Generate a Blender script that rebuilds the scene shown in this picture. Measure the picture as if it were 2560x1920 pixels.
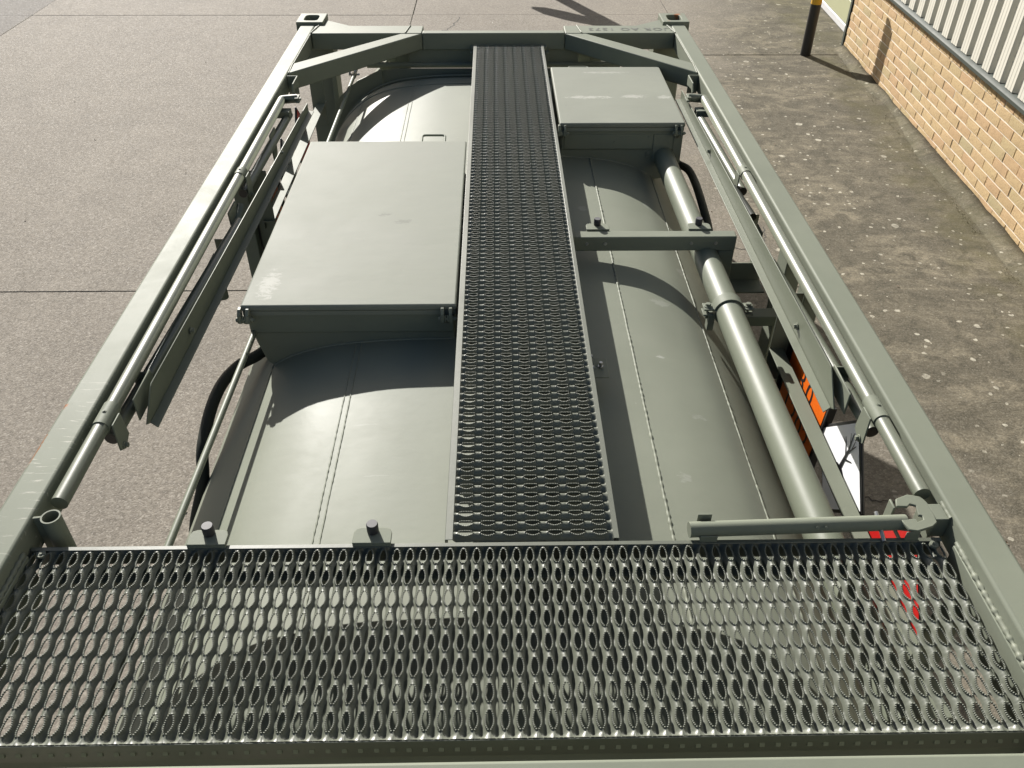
import bpy, bmesh, math, random
import numpy as np
from mathutils import Vector, Matrix, Euler
R = math.radians
random.seed(7); rng = np.random.default_rng(7)
for o in list(bpy.data.objects): bpy.data.objects.remove(o)
scene = bpy.context.scene
COL = scene.collection

# ------------------------------------------------------------------ camera
cam_d = bpy.data.cameras.new('camera'); cam = bpy.data.objects.new('camera', cam_d); COL.objects.link(cam)
cam_d.sensor_width = 36.0; cam_d.sensor_fit = 'HORIZONTAL'; cam_d.lens = 2090/2560*36
cam_d.clip_start = 0.05; cam_d.clip_end = 1200
r_ = Vector((0.99983376, -0.01777241, 0.0040737)); u_ = Vector((0.00790091, 0.62365447, 0.78166021)); f_ = Vector((0.01643257, 0.78149808, -0.62369121))
M = Matrix((( r_.x, u_.x, -f_.x, 0.01188), (r_.y, u_.y, -f_.y, 0.0), (r_.z, u_.z, -f_.z, 2.8222), (0, 0, 0, 1)))
cam.matrix_world = M
scene.camera = cam

# ------------------------------------------------------------------ light
SUN_EL = R(28.3); az = R(-23.5)            # clockwise from +Y
sx, sy = math.sin(az)*math.cos(SUN_EL), math.cos(az)*math.cos(SUN_EL); sz = math.sin(SUN_EL)
w = bpy.data.worlds.new('World'); scene.world = w; w.use_nodes = True
nt = w.node_tree; nt.nodes.clear()
sky = nt.nodes.new('ShaderNodeTexSky'); sky.sky_type = 'NISHITA'; sky.sun_disc = False
sky.sun_elevation = SUN_EL; sky.sun_rotation = az; sky.air_density = 1.0; sky.dust_density = 2.5; sky.ozone_density = 1.0
bg = nt.nodes.new('ShaderNodeBackground'); bg.inputs['Strength'].default_value = 0.05
wo = nt.nodes.new('ShaderNodeOutputWorld')
nt.links.new(sky.outputs[0], bg.inputs[0]); nt.links.new(bg.outputs[0], wo.inputs[0])
sd = bpy.data.lights.new('sun', 'SUN'); sun = bpy.data.objects.new('sun', sd); COL.objects.link(sun)
sd.energy = 5.0; sd.angle = R(0.5); sd.color = (1.0, 0.965, 0.915)
sun.rotation_euler = Vector((sx, sy, sz)).to_track_quat('Z', 'Y').to_euler(); sun.location = (-6, 12, 9)
vs = scene.view_settings; vs.view_transform = 'Standard'; vs.look = 'None'; vs.gamma = 1.0; vs.use_curve_mapping = False
vs.exposure = 1.24

# ------------------------------------------------------------------ materials
class NT:
    def __init__(s, name):
        s.m = bpy.data.materials.new(name); s.m.use_nodes = True; s.t = s.m.node_tree
        s.b = s.t.nodes['Principled BSDF']; s.L = s.t.links
    def n(s, typ, **kw):
        nd = s.t.nodes.new(typ)
        for k, v in kw.items():
            if k.startswith('i_'): nd.inputs[k[2:].replace('_', ' ')].default_value = v
            else: setattr(nd, k, v)
        return nd
    def link(s, a, b): s.L.new(a, b)
    def coord(s, kind='Object', scale=(1, 1, 1)):
        c = s.n('ShaderNodeTexCoord'); mp = s.n('ShaderNodeMapping'); mp.inputs['Scale'].default_value = scale
        s.link(c.outputs[kind], mp.inputs[0]); return mp.outputs[0]
    def world(s, scale=(1, 1, 1)):
        c = s.n('ShaderNodeNewGeometry'); mp = s.n('ShaderNodeMapping'); mp.inputs['Scale'].default_value = scale
        s.link(c.outputs['Position'], mp.inputs[0]); return mp.outputs[0]
    def noise(s, v, sc, det=4, rough=.55, dist=0):
        nd = s.n('ShaderNodeTexNoise'); nd.inputs['Scale'].default_value = sc; nd.inputs['Detail'].default_value = det
        nd.inputs['Roughness'].default_value = rough; nd.inputs['Distortion'].default_value = dist; s.link(v, nd.inputs['Vector']); return nd.outputs['Fac']
    def voro(s, v, sc, feat='F1', out='Distance', rnd=1):
        nd = s.n('ShaderNodeTexVoronoi'); nd.feature = feat; nd.inputs['Scale'].default_value = sc; nd.inputs['Randomness'].default_value = rnd
        s.link(v, nd.inputs['Vector']); return nd.outputs[out]
    def ramp(s, f, stops, interp='LINEAR'):
        nd = s.n('ShaderNodeValToRGB'); cr = nd.color_ramp; cr.interpolation = interp
        while len(cr.elements) < len(stops): cr.elements.new(0.5)
        for e, (p, c) in zip(cr.elements, stops):
            e.position = p; e.color = (c, c, c, 1) if isinstance(c, (int, float)) else (*c, 1)
        s.link(f, nd.inputs[0]); return nd.outputs[0]
    def mix(s, fac, a, b, mode='MIX'):
        nd = s.n('ShaderNodeMix'); nd.data_type = 'RGBA'; nd.blend_type = mode
        for k, v in ((0, fac), (6, a), (7, b)):
            if isinstance(v, (int, float)): nd.inputs[k].default_value = v if k == 0 else (v, v, v, 1)
            elif isinstance(v, tuple): nd.inputs[k].default_value = (*v, 1)
            else: s.link(v, nd.inputs[k])
        return nd.outputs[2]
    def math(s, op, a, b=0.0, c=0.0):
        nd = s.n('ShaderNodeMath'); nd.operation = op
        for k, v in ((0, a), (1, b), (2, c)):
            if isinstance(v, (int, float)): nd.inputs[k].default_value = v
            else: s.link(v, nd.inputs[k])
        return nd.outputs[0]
    def bump(s, h, strength=.3, dist=.01, prev=None):
        nd = s.n('ShaderNodeBump'); nd.inputs['Strength'].default_value = strength; nd.inputs['Distance'].default_value = dist
        s.link(h, nd.inputs['Height'])
        if prev is not None: s.link(prev, nd.inputs['Normal'])
        return nd.outputs[0]
    def set(s, col=None, rough=None, metal=None, normal=None, spec=None):
        for k, v in (('Base Color', col), ('Roughness', rough), ('Metallic', metal), ('Normal', normal), ('Specular IOR Level', spec)):
            if v is None: continue
            if isinstance(v, (int, float)): s.b.inputs[k].default_value = v
            elif isinstance(v, tuple): s.b.inputs[k].default_value = (*v, 1)
            else: s.link(v, s.b.inputs[k])
        return s.m

def paint_mat(name, col, rough=.58, scuff=0.5, chips=True, spec=.12):
    t = NT(name); p = t.world()
    n1 = t.noise(p, 2.3, 5, .6); n2 = t.noise(p, 34, 3, .6)
    c = t.mix(t.ramp(n1, [(.3, 0), (.72, 1)]), tuple(x*.93 for x in col), tuple(min(1, x*1.07) for x in col))
    dust = t.math('MULTIPLY', t.ramp(t.noise(p, 5.5, 6, .7, .4), [(.46, 0), (.80, 1)]), .14*scuff)
    c = t.mix(dust, c, (.20, .195, .165))
    if chips:                                                   # pale scuffs and a few rubbed scratches
        q = t.world((9, 60, 40)); sn = t.noise(q, 1.0, 5, .75, .3)
        gate = t.ramp(t.noise(p, 1.7, 2, .5), [(.58, 0), (.68, 1)])
        sc = t.math('MULTIPLY', t.math('MULTIPLY', t.ramp(sn, [(.67, 0), (.72, 1)]), gate), .55*scuff)
        c = t.mix(sc, c, (.40, .40, .36))
        sp = t.ramp(t.voro(p, 9), [(.015, 1), (.03, 0)])
        c = t.mix(t.math('MULTIPLY', sp, .35*scuff), c, (.36, .36, .32))
    ro = t.math('ADD', t.math('MULTIPLY', n1, .16), rough-.08)
    ro = t.math('ADD', ro, t.math('MULTIPLY', dust, .6))
    b = t.bump(n2, .06, .004); b = t.bump(t.noise(p, 420, 2), .10, .0008, b)
    return t.set(c, ro, normal=b, spec=spec)
GREEN = (.136, .148, .114)
M_paint = paint_mat('green_paint', GREEN)
M_tank = paint_mat('tank_paint', (.145, .156, .121), rough=.54, scuff=.7, spec=.17)
M_lid = paint_mat('lid_paint', (.158, .167, .137), rough=.64, scuff=.35)
def wear(m, marks, col=(.34, .34, .31), ripple=0.0):
    """rub marks at given places (x, y, half length x, half length y, strength), broken up by noise"""
    t = NT.__new__(NT); t.m = m; t.t = m.node_tree; t.b = t.t.nodes['Principled BSDF']; t.L = t.t.links
    src = t.b.inputs['Base Color'].links[0].from_socket; p = t.world(); sp = t.n('ShaderNodeSeparateXYZ'); t.link(p, sp.inputs[0])
    nz = t.noise(t.world((26, 60, 30)), 1.0, 6, .78, .4)
    for (x, y, a, b, k) in marks:
        dx = t.math('DIVIDE', t.math('SUBTRACT', sp.outputs[0], x), a); dy = t.math('DIVIDE', t.math('SUBTRACT', sp.outputs[1], y), b)
        r2 = t.math('ADD', t.math('MULTIPLY', dx, dx), t.math('MULTIPLY', dy, dy)); g = t.ramp(t.math('SUBTRACT', t.math('SUBTRACT', 1.0, r2), t.math('MULTIPLY', t.math('SUBTRACT', .62, nz), 4)), [(.0, 0), (.35, k)])
        src = t.mix(g, src, col)
    t.link(src, t.b.inputs['Base Color'])
    if ripple:
        w_ = t.noise(t.world((9, 22, 9)), 1.0, 2, .5); w2 = t.noise(p, 1.6, 2, .5)
        old = t.b.inputs['Normal'].links[0].from_socket
        t.link(t.bump(w2, .5*ripple, .03, t.bump(w_, .35*ripple, .006, old)), t.b.inputs['Normal'])
    return m
wear(M_lid, [(.50, 4.36, .17, .030, .6), (.74, 4.37, .10, .035, .6), (.90, 4.36, .05, .04, .6), (-.80, 2.55, .05, .12, .55), (.62, 4.75, .2, .02, .4)], (.30, .30, .27), .35)
wear(M_lid, [(-.44, 3.08, .035, .02, .5), (-.36, 3.02, .05, .03, .4)], (.075, .08, .066))
wear(M_tank, [(.64, 2.72, .05, .035, .4), (.72, 3.6, .03, .05, .3), (.40, 3.45, .03, .03, .5), (-.40, 1.98, .06, .006, .25), (-.35, 1.75, .06, .004, .3), (.66, 2.05, .04, .02, .4), (.56, 1.75, .03, .03, .4), (-.62, 2.1, .02, .01, .7), (.58, 2.35, .02, .012, .9), (.80, 3.05, .04, .05, .4)], (.24, .245, .215), .2)
def rail_mat():
    m = paint_mat('rail_paint', GREEN, scuff=.7); t = NT.__new__(NT); t.m = m; t.t = m.node_tree; t.b = t.t.nodes['Principled BSDF']; t.L = t.t.links
    src = t.b.inputs['Base Color'].links[0].from_socket; p = t.world()
    sp = t.n('ShaderNodeSeparateXYZ'); t.link(p, sp.inputs[0])
    ga = t.ramp(t.math('ABSOLUTE', t.math('SUBTRACT', sp.outputs[1], 1.62)), [(.10, 1), (.42, 0)]); gx = t.math('LESS_THAN', sp.outputs[0], 0)
    sc = t.ramp(t.noise(t.world((7, 70, 40)), 1.0, 5, .7, .4), [(.60, 0), (.65, 1)]); g = t.math('MULTIPLY', t.math('MULTIPLY', ga, gx), t.math('MULTIPLY', sc, .8))
    src = t.mix(g, src, (.36, .345, .30))
    t.link(src, t.b.inputs['Base Color']); wear(m, [(1.20, 5.74, .035, .03, .9), (-1.212, 1.83, .010, .02, .9), (-1.215, 1.66, .006, .10, .8), (1.12, 5.60, .02, .012, .5)], (.20, .075, .025)); return m
M_rail = rail_mat()
M_grip = paint_mat('tread_paint', (.088, .095, .073), rough=.40, scuff=.25, chips=False, spec=.42)
M_weld = paint_mat('weld_paint', (.150, .160, .124), rough=.48, scuff=.3, chips=False)
M_pipe = paint_mat('pipe_paint', (.112, .124, .090), rough=.50, scuff=.3, chips=False, spec=.26)
M_rod = paint_mat('handrail_paint', (.100, .110, .081), rough=.40, scuff=.4, spec=.42)

def plain(name, col, rough=.5, metal=0.0, nscale=20, amt=.15, spec=.5, bump=.05):
    t = NT(name); p = t.coord('Object'); n = t.noise(p, nscale, 5, .6)
    c = t.mix(n, tuple(x*(1-amt) for x in col), tuple(min(1, x*(1+amt)) for x in col))
    return t.set(c, t.math('ADD', t.math('MULTIPLY', n, .2), rough-.1), metal, t.bump(n, bump, .003), spec)
M_rubber = plain('black_rubber', (.018, .018, .022), .6)
M_black = plain('black_paint', (.012, .012, .012), .38)
M_hose = plain('hose_rubber', (.022, .025, .019), .65, spec=.2)
M_yellow = plain('yellow_paint', (.5, .27, .01), .45)
M_steel = plain('bare_steel', (.35, .35, .33), .35, .8)
M_orange = plain('orange_film', (.62, .115, .006), .4, amt=.06)
M_white = plain('white_film', (.78, .79, .80), .4, amt=.04)
M_red = plain('red_film', (.40, .010, .009), .4, amt=.08)
M_ink = plain('print_ink', (.012, .012, .014), .4)
M_stencil = plain('stencil_ink', (.045, .048, .038), .5, nscale=60, amt=.25)
M_clad = plain('cladding_coating', (.47, .455, .39), .5, nscale=3, amt=.05)
M_trim = plain('trim_coating', (.036, .044, .036), .6, nscale=6, amt=.1, spec=.2)
M_door = plain('door_coating', (.29, .295, .175), .5, nscale=4, amt=.05)
M_seal = plain('white_seal', (.45, .45, .45), .5)
M_moss = plain('moss', (.06, .07, .022), .9, nscale=80, amt=.5)
M_weed = plain('dry_weed', (.12, .108, .05), .9, nscale=80, amt=.4)
M_crack = plain('crack_dirt', (.035, .031, .025), .95, nscale=60, amt=.4)
M_leaf = plain('dead_leaf', (.07, .045, .02), .8)

def brick_mat():
    t = NT('split_face_brick'); oi = t.n('ShaderNodeObjectInfo'); rnd = oi.outputs['Random']
    p = t.world(); n = t.noise(p, 55, 5, .7); n2 = t.noise(p, 260, 3, .7)
    base = t.ramp(rnd, [(0, (.370, .270, .142)), (.25, (.415, .308, .165)), (.5, (.385, .260, .142)), (.7, (.43, .316, .170)), (.9, (.395, .300, .155)), (1, (.32, .275, .155))])
    c = t.mix(t.ramp(n, [(.35, 0), (.7, 1)]), t.mix(.3, base, (.31, .205, .115)), base)
    c = t.mix(t.ramp(n2, [(.60, 0), (.74, 1)]), c, (.50, .41, .28))
    c = t.mix(t.ramp(t.noise(p, 75, 4, .75), [(.32, .75), (.46, 0)]), c, (.20, .125, .065))
    c = t.mix(t.ramp(t.noise(p, 150, 2), [(.28, .8), (.38, 0)]), c, (.12, .075, .04))
    return t.set(c, .88, normal=t.bump(t.math('ADD', n, t.math('MULTIPLY', n2, .5)), .9, .006), spec=.2)
M_brick = brick_mat()
def mortar_mat():
    t = NT('mortar'); p = t.world(); n = t.noise(p, 90, 4, .7)
    return t.set(t.mix(n, (.50, .46, .39), (.62, .58, .50)), .92, normal=t.bump(n, .4, .003), spec=.2)
M_mortar = mortar_mat()

def concrete_mat():
    t = NT('yard_concrete'); p = t.world()
    sep = t.n('ShaderNodeSeparateXYZ'); t.link(p, sep.inputs[0]); X, Y = sep.outputs[0], sep.outputs[1]
    big = t.noise(p, .55, 5, .6, .3); med = t.noise(p, 3.2, 6, .65); fine = t.noise(p, 60, 4, .75); grit = t.voro(p, 130, 'F1', 'Color'); gd = t.voro(p, 130)
    # exposed aggregate on the open yard
    light = t.mix(t.ramp(big, [(.30, 0), (.70, 1)]), (.192, .176, .154), (.252, .232, .202))
    light = t.mix(t.ramp(med, [(.32, .6), (.58, 0)]), light, (.158, .145, .128))
    lst = t.noise(t.world((3.2, .7, 1)), 1.2, 7, .75, .5); light = t.mix(t.ramp(lst, [(.55, 0), (.74, .55)]), light, (.300, .276, .242))
    dmp = t.noise(t.world((.5, 1.0, 1)), .8, 6, .6, 1.2); light = t.mix(t.ramp(dmp, [(.56, 0), (.66, .5)]), light, (.150, .140, .124))
    flk = t.noise(p, 34, 5, .75, .3); light = t.mix(t.ramp(flk, [(.36, .75), (.50, 0)]), light, (.110, .102, .090)); light = t.mix(t.ramp(flk, [(.54, 0), (.68, .7)]), light, (.31, .29, .255))
    gs = t.n('ShaderNodeSeparateColor'); t.link(grit, gs.inputs[0])
    st = t.ramp(gs.outputs[0], [(0, (.105, .094, .080)), (.3, (.176, .161, .140)), (.62, (.235, .215, .187)), (.85, (.300, .276, .243)), (1, (.46, .44, .40))])
    light = t.mix(t.ramp(t.noise(p, 1.3, 3, .6), [(.3, .25), (.7, .45)]), light, st); light = t.mix(1.0, light, (.81, .79, .75), 'MULTIPLY')
    scr = t.math('MULTIPLY', t.ramp(t.noise(t.world((14, 1.5, 1)), 1.0, 4, .7, .3), [(.70, 0), (.73, 1)]), t.ramp(t.noise(p, .9, 2), [(.55, 0), (.62, .7)])); light = t.mix(scr, light, (.42, .40, .36))
    # strip beside the building: grey, weathered, lichen spotted
    dark = t.mix(t.ramp(big, [(.3, 0), (.7, 1)]), (.074, .070, .058), (.118, .110, .092))
    stre = t.noise(t.world((.8, 2.0, 1)), 1.3, 7, .75, .9)
    dark = t.mix(t.ramp(stre, [(.44, 0), (.64, .9)]), dark, (.27, .245, .20))
    mot = t.noise(p, 7.5, 6, .75, .6); dark = t.mix(t.ramp(mot, [(.38, .9), (.56, 0)]), dark, (.047, .046, .038))
    dark = t.mix(t.ramp(fine, [(.33, .6), (.58, 0)]), dark, (.050, .047, .039))
    dark = t.mix(t.ramp(t.noise(t.world((2, 40, 1)), 2, 4, .7), [(.56, 0), (.74, .6)]), dark, (.205, .190, .162))
    dark = t.mix(.2, dark, st); dark = t.mix(1.0, dark, (.78, .755, .67), 'MULTIPLY')
    # lichen spots
    wob = t.n('ShaderNodeVectorMath'); wob.operation = 'ADD'
    nv = t.n('ShaderNodeTexNoise'); nv.inputs['Scale'].default_value = 26; t.link(p, nv.inputs['Vector'])
    sc = t.n('ShaderNodeVectorMath'); sc.operation = 'SCALE'; sc.inputs['Scale'].default_value = .03; t.link(nv.outputs['Color'], sc.inputs[0])
    t.link(p, wob.inputs[0]); t.link(sc.outputs[0], wob.inputs[1]); pw = wob.outputs[0]
    dens = t.ramp(t.noise(p, 1.1, 3, .6), [(.30, 0), (.48, 1)])
    def spots(scale, r, rnd_cut):
        nd = t.n('ShaderNodeTexVoronoi'); nd.inputs['Scale'].default_value = scale; t.link(pw, nd.inputs['Vector'])
        s2 = t.n('ShaderNodeSeparateColor'); t.link(nd.outputs['Color'], s2.inputs[0])
        rad = t.math('MULTIPLY', s2.outputs[1], r)
        d = t.math('SUBTRACT', rad, nd.outputs['Distance'])
        m = t.ramp(t.math('MULTIPLY', d, 20), [(0, 0), (.25, 1)])
        return t.math('MULTIPLY', m, t.math('GREATER_THAN', s2.outputs[0], rnd_cut)), t.ramp(t.math('MULTIPLY', d, 6), [(0, .45), (.28, 1), (.9, .55)])
    m1, v1 = spots(5.8, .19, .15); m2, v2 = spots(16, .24, .25)
    lich = t.math('MULTIPLY', t.math('MAXIMUM', t.math('MULTIPLY', m1, v1), t.math('MULTIPLY', m2, .8)), dens)
    dark = t.mix(t.math('MULTIPLY', lich, t.ramp(t.noise(p, 30, 3, .7), [(.3, .35), (.6, .95)])), dark, (.40, .38, .31))
    # green algae towards the foot of the wall and the kerb
    al = t.math('SUBTRACT', X, t.math('MULTIPLY', Y, .0624)); alm = t.ramp(t.math('ADD', al, t.math('MULTIPLY', t.noise(p, 5, 4, .7), .35)), [(.0, 0)])
    alg = t.math('MULTIPLY', t.ramp(t.math('MULTIPLY', t.math('SUBTRACT', t.math('ADD', al, t.math('MULTIPLY', med, .5)), 2.95), 2.0), [(0, 0), (.6, .75), (1, .5)]), t.ramp(med, [(.4, .2), (.6, 1)]))
    dark = t.mix(t.math('MULTIPLY', alg, .7), dark, (.078, .072, .032))
    # where the two finishes meet
    edge = t.math('ADD', X, t.math('MULTIPLY', t.math('SUBTRACT', big, .5), 1.6))
    edge = t.math('ADD', edge, t.math('MULTIPLY', t.math('SUBTRACT', med, .5), .7))
    edge = t.math('SUBTRACT', edge, t.math('MULTIPLY', t.math('MAXIMUM', t.math('SUBTRACT', Y, 7.5), 0), .30))
    msk = t.ramp(t.math('DIVIDE', t.math('SUBTRACT', edge, 1.15), 1.1), [(0, 0), (1, 1)])
    c = t.mix(msk, light, dark)
    # older darker slab far left
    m5 = t.math('LESS_THAN', X, -5.56)
    c = t.mix(t.math('MULTIPLY', m5, .75), c, (.115, .108, .098))
    h = t.math('ADD', t.math('MULTIPLY', gd, -.8), t.math('MULTIPLY', fine, .6))
    b = t.bump(h, .35, .004); b = t.bump(med, .15, .01, b)
    ro = t.mix(msk, t.ramp(gs.outputs[1], [(0, .7), (.2, .85), (1, .95)]), .92)
    return t.set(c, ro, normal=b, spec=.10)
M_conc = concrete_mat()

# ------------------------------------------------------------------ mesh helpers
class MB:
    def __init__(s): s.v = []; s.f = []; s.sm = []
    def add(s, v, f, smooth=False):
        k = len(s.v); s.v += [tuple(map(float, p)) for p in v]; s.f += [tuple(i+k for i in q) for q in f]; s.sm += [smooth]*len(f); return s
    def box(s, x0, x1, y0, y1, z0, z1, rot=None, c=None):
        v = [(x, y, z) for z in (z0, z1) for y in (y0, y1) for x in (x0, x1)]
        if rot is not None:
            m = Euler(rot).to_matrix(); cc = Vector(c) if c else Vector(((x0+x1)/2, (y0+y1)/2, (z0+z1)/2))
            v = [tuple(m @ (Vector(p)-cc)+cc) for p in v]
        return s.add(v, [(0, 2, 3, 1), (4, 5, 7, 6), (0, 1, 5, 4), (2, 6, 7, 3), (0, 4, 6, 2), (1, 3, 7, 5)])
    def prism(s, pts, z0, z1, axis='z'):
        """extrude an outline; axis gives the extrusion direction; pts are the other two coords in order"""
        n = len(pts)
        def P(a, b, h):
            return {'z': (a, b, h), 'y': (a, h, b), 'x': (h, a, b)}[axis]
        v = [P(a, b, z0) for a, b in pts]+[P(a, b, z1) for a, b in pts]
        ar = sum(pts[i][0]*pts[(i+1) % n][1]-pts[(i+1) % n][0]*pts[i][1] for i in range(n))
        flip = (ar < 0) ^ (axis == 'y') 
        f = [tuple(range(n))[::-1], tuple(range(n, 2*n))]+[(i, (i+1) % n, n+(i+1) % n, n+i) for i in range(n)]
        if flip: f = [q[::-1] for q in f]
        return s.add(v, f)
    def ring(s, outer, inner, z0, z1):
        n = len(outer); v = [(*p, z) for z in (z0, z1) for p in outer]+[(*p, z) for z in (z0, z1) for p in inner]; f = []
        for i in range(n):
            j = (i+1) % n
            f += [(i, j, n+j, n+i), (2*n+j, 2*n+i, 3*n+i, 3*n+j), (n+i, n+j, 3*n+j, 3*n+i), (j, i, 2*n+i, 2*n+j)]
        return s.add(v, f)
    def tube(s, path, r, seg=12, cap=True, inner=None):
        P = [Vector(p) for p in path]; n = len(P); rr = r if isinstance(r, (list, tuple)) else [r]*n
        v = []; f = []; up = None
        for i, p in enumerate(P):
            t = (P[min(i+1, n-1)]-P[max(i-1, 0)]).normalized()
            if up is None: up = t.orthogonal().normalized()
            up = (up-t*up.dot(t)).normalized(); sd_ = t.cross(up)
            for k in range(seg):
                a = 2*math.pi*k/seg; v.append(p+(up*math.cos(a)+sd_*math.sin(a))*rr[i])
        for i in range(n-1):
            for k in range(seg):
                a, b = i*seg+k, i*seg+(k+1) % seg; f.append((a, b, b+seg, a+seg))
        s.add(v, f, True)
        if cap:
            s.add([v[k] for k in range(seg)], [tuple(range(seg))[::-1]]); s.add([v[(n-1)*seg+k] for k in range(seg)], [tuple(range(seg))])
        return s
    def bolt(s, c, axis, r=.008, h=.007):
        c = Vector(c); a = Vector(axis).normalized(); u = a.orthogonal().normalized(); w_ = a.cross(u)
        for (ra, h0, h1, n) in ((r*1.5, 0, h*.25, 14), (r, h*.25, h, 6)):
            v = [c+a*hh+(u*math.cos(2*math.pi*k/n)+w_*math.sin(2*math.pi*k/n))*ra for hh in (h0, h1) for k in range(n)]
            s.add(v, [tuple(range(n))[::-1], tuple(range(n, 2*n))]+[(k, (k+1) % n, n+(k+1) % n, n+k) for k in range(n)])
        return s

WL = {}
def prop(o, label=None, cat=None, group=None, kind=None):
    for k, v in (('label', label), ('category', cat), ('group', group), ('kind', kind)):
        if v: o[k] = v
    return o
def thing(name, label, cat, loc, rz=0.0, group=None):
    o = bpy.data.objects.new(name, None); COL.objects.link(o); o.location = loc; o.rotation_euler = (0, 0, rz); o.empty_display_size = .2
    WL[o] = Matrix.Translation(loc) @ Matrix.Rotation(rz, 4, 'Z'); return prop(o, label, cat, group)
def link_obj(name, me, parent, c, label=None):
    o = bpy.data.objects.new(name, me); COL.objects.link(o); o.location = c; WL[o] = Matrix.Translation(c)
    if parent is not None: o.parent = parent; o.matrix_parent_inverse = WL[parent].inverted()
    if label: o['label'] = label
    return o
def part(name, mb, mat, parent, label=None, bev=0.0, seg=2, smooth=None, mats=None):
    v = np.array(mb.v); c = Vector(((v.min(0)+v.max(0))/2).tolist())
    me = bpy.data.meshes.new(name); me.from_pydata((v-np.array(c)).tolist(), [], mb.f)
    me.polygons.foreach_set('use_smooth', mb.sm if smooth is None else [smooth]*len(mb.f))
    for m_ in (mats or [mat]): me.materials.append(m_)
    me.update()
    o = link_obj(name, me, parent, c, label)
    if bev:
        b = o.modifiers.new('bevel', 'BEVEL'); b.width = bev; b.segments = seg; b.limit_method = 'ANGLE'; b.angle_limit = R(50); b.harden_normals = False
        me.polygons.foreach_set('use_smooth', [True]*len(me.polygons)); me.set_sharp_from_angle(angle=R(40))
    return o
def np_part(name, v, f, mat, parent, label=None, smooth=True):
    v = np.asarray(v, float); c = Vector(((v.min(0)+v.max(0))/2).tolist()); f = np.asarray(f, np.int32)
    me = bpy.data.meshes.new(name); me.vertices.add(len(v)); me.vertices.foreach_set('co', (v-np.array(c)).astype(np.float32).ravel())
    k = f.shape[1]; me.loops.add(f.size); me.loops.foreach_set('vertex_index', f.ravel()); me.polygons.add(len(f))
    me.polygons.foreach_set('loop_start', np.arange(0, f.size, k, dtype=np.int32)); me.polygons.foreach_set('loop_total', np.full(len(f), k, np.int32))
    me.polygons.foreach_set('use_smooth', np.full(len(f), smooth)); me.materials.append(mat); me.update(calc_edges=True); me.validate()
    return link_obj(name, me, parent, c, label)
def arc_path(pts, r=.03, n=6):
    """polyline with rounded corners"""
    P = [Vector(p) for p in pts]; out = [P[0]]
    for i in range(1, len(P)-1):
        a, b, c = P[i-1], P[i], P[i+1]; d1 = (a-b).normalized(); d2 = (c-b).normalized(); rr = min(r, (a-b).length*.49, (c-b).length*.49)
        p0, p1 = b+d1*rr, b+d2*rr
        for k in range(n+1):
            t = k/n; out.append(p0*(1-t)**2+b*2*t*(1-t)+p1*t*t)
    out.append(P[-1]); return out
def spline(pts, n=8):
    P = [Vector(p) for p in pts]; P = [P[0]*2-P[1]]+P+[P[-1]*2-P[-2]]; out = []
    for i in range(1, len(P)-2):
        a, b, c, d = P[i-1:i+3]
        for k in range(n):
            t = k/n; out.append(.5*((2*b)+(c-a)*t+(2*a-5*b+4*c-d)*t*t+(3*b-a-3*c+d)*t**3))
    out.append(P[-2]); return out
def bead(mb, path, r=.0045, step=.006, seg=6, rough=.55, z=0):
    """a hand-laid weld bead: a thin tube of uneven thickness"""
    P = [Vector(p) for p in path]; L = [0]
    for a, b in zip(P, P[1:]): L.append(L[-1]+(b-a).length)
    n = max(3, int(L[-1]/step)); pts = []; rr = []; ph = random.random()*9
    slow = 0
    for k in range(n+1):
        s = L[-1]*k/n; i = max(0, min(len(P)-2, next((j for j in range(len(P)-1) if L[j+1] >= s), len(P)-2)))
        t = (s-L[i])/max(1e-9, L[i+1]-L[i]); slow = .9*slow+random.uniform(-1, 1)*.12
        p = P[i].lerp(P[i+1], t); pts.append(p+Vector((slow*.002, 0, random.uniform(-.0004, .0004))))
        rr.append(r*(1+rough*.5*math.sin(k*1.9+ph)*random.random()+rough*.5*random.uniform(-.6, 1)*(random.random() < .3)+.25*slow))
    mb.tube(pts, [max(.0018, q) for q in rr], seg, True)

# text as a flat mesh
def text_mesh(s, size, align='CENTER', spacing=1.0):
    cu = bpy.data.curves.new('lettering', 'FONT'); cu.body = s; cu.size = size; cu.align_x = align; cu.align_y = 'CENTER'; cu.space_character = spacing; cu.resolution_u = 3; cu.fill_mode = 'FRONT'
    o = bpy.data.objects.new('lettering', cu); COL.objects.link(o); dg = bpy.context.evaluated_depsgraph_get(); dg.update()
    me = bpy.data.meshes.new_from_object(o.evaluated_get(dg)); bpy.data.objects.remove(o); return me
def text_part(name, s, size, mat, parent, mw, spacing=1.0, label=None):
    me = text_mesh(s, size, spacing=spacing); me.transform(mw.to_3x3().to_4x4()); me.materials.clear(); me.materials.append(mat)
    return link_obj(name, me, parent, mw.translation, label)

# ------------------------------------------------------------------ ground
gm = MB().box(-260, 260, -260, 260, -.4, -.035)
ground = part('ground', gm, M_conc, None); prop(ground, 'wide pale concrete yard running out to the horizon', 'ground', kind='structure')
yard = thing('concrete_yard', 'pale concrete yard cast in large slabs with open joints', 'pavement', (0, 4, 0)); yard['kind'] = 'structure'
XB = [-14.71, -10.13, -5.55, -.985, 2.12, 5.2]; YB = [-7.9, -1.7, 4.50, 10.70, 16.9, 23.1]
for i in range(len(XB)-1):
    yb = YB if i < 3 else [-7.9, -1.7, 9.16, 10.78, 16.9, 23.1] if i == 4 else [-7.9, -1.7, 4.5, 10.72, 16.9, 23.1]
    for j in range(len(yb)-1):
        dz = random.uniform(-.002, .002); g = .0032
        part('slab', MB().box(XB[i]+g, XB[i+1]-g, yb[j]+g, yb[j+1]-g, -.03, dz), M_conc, yard, bev=.003, seg=2)
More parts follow.
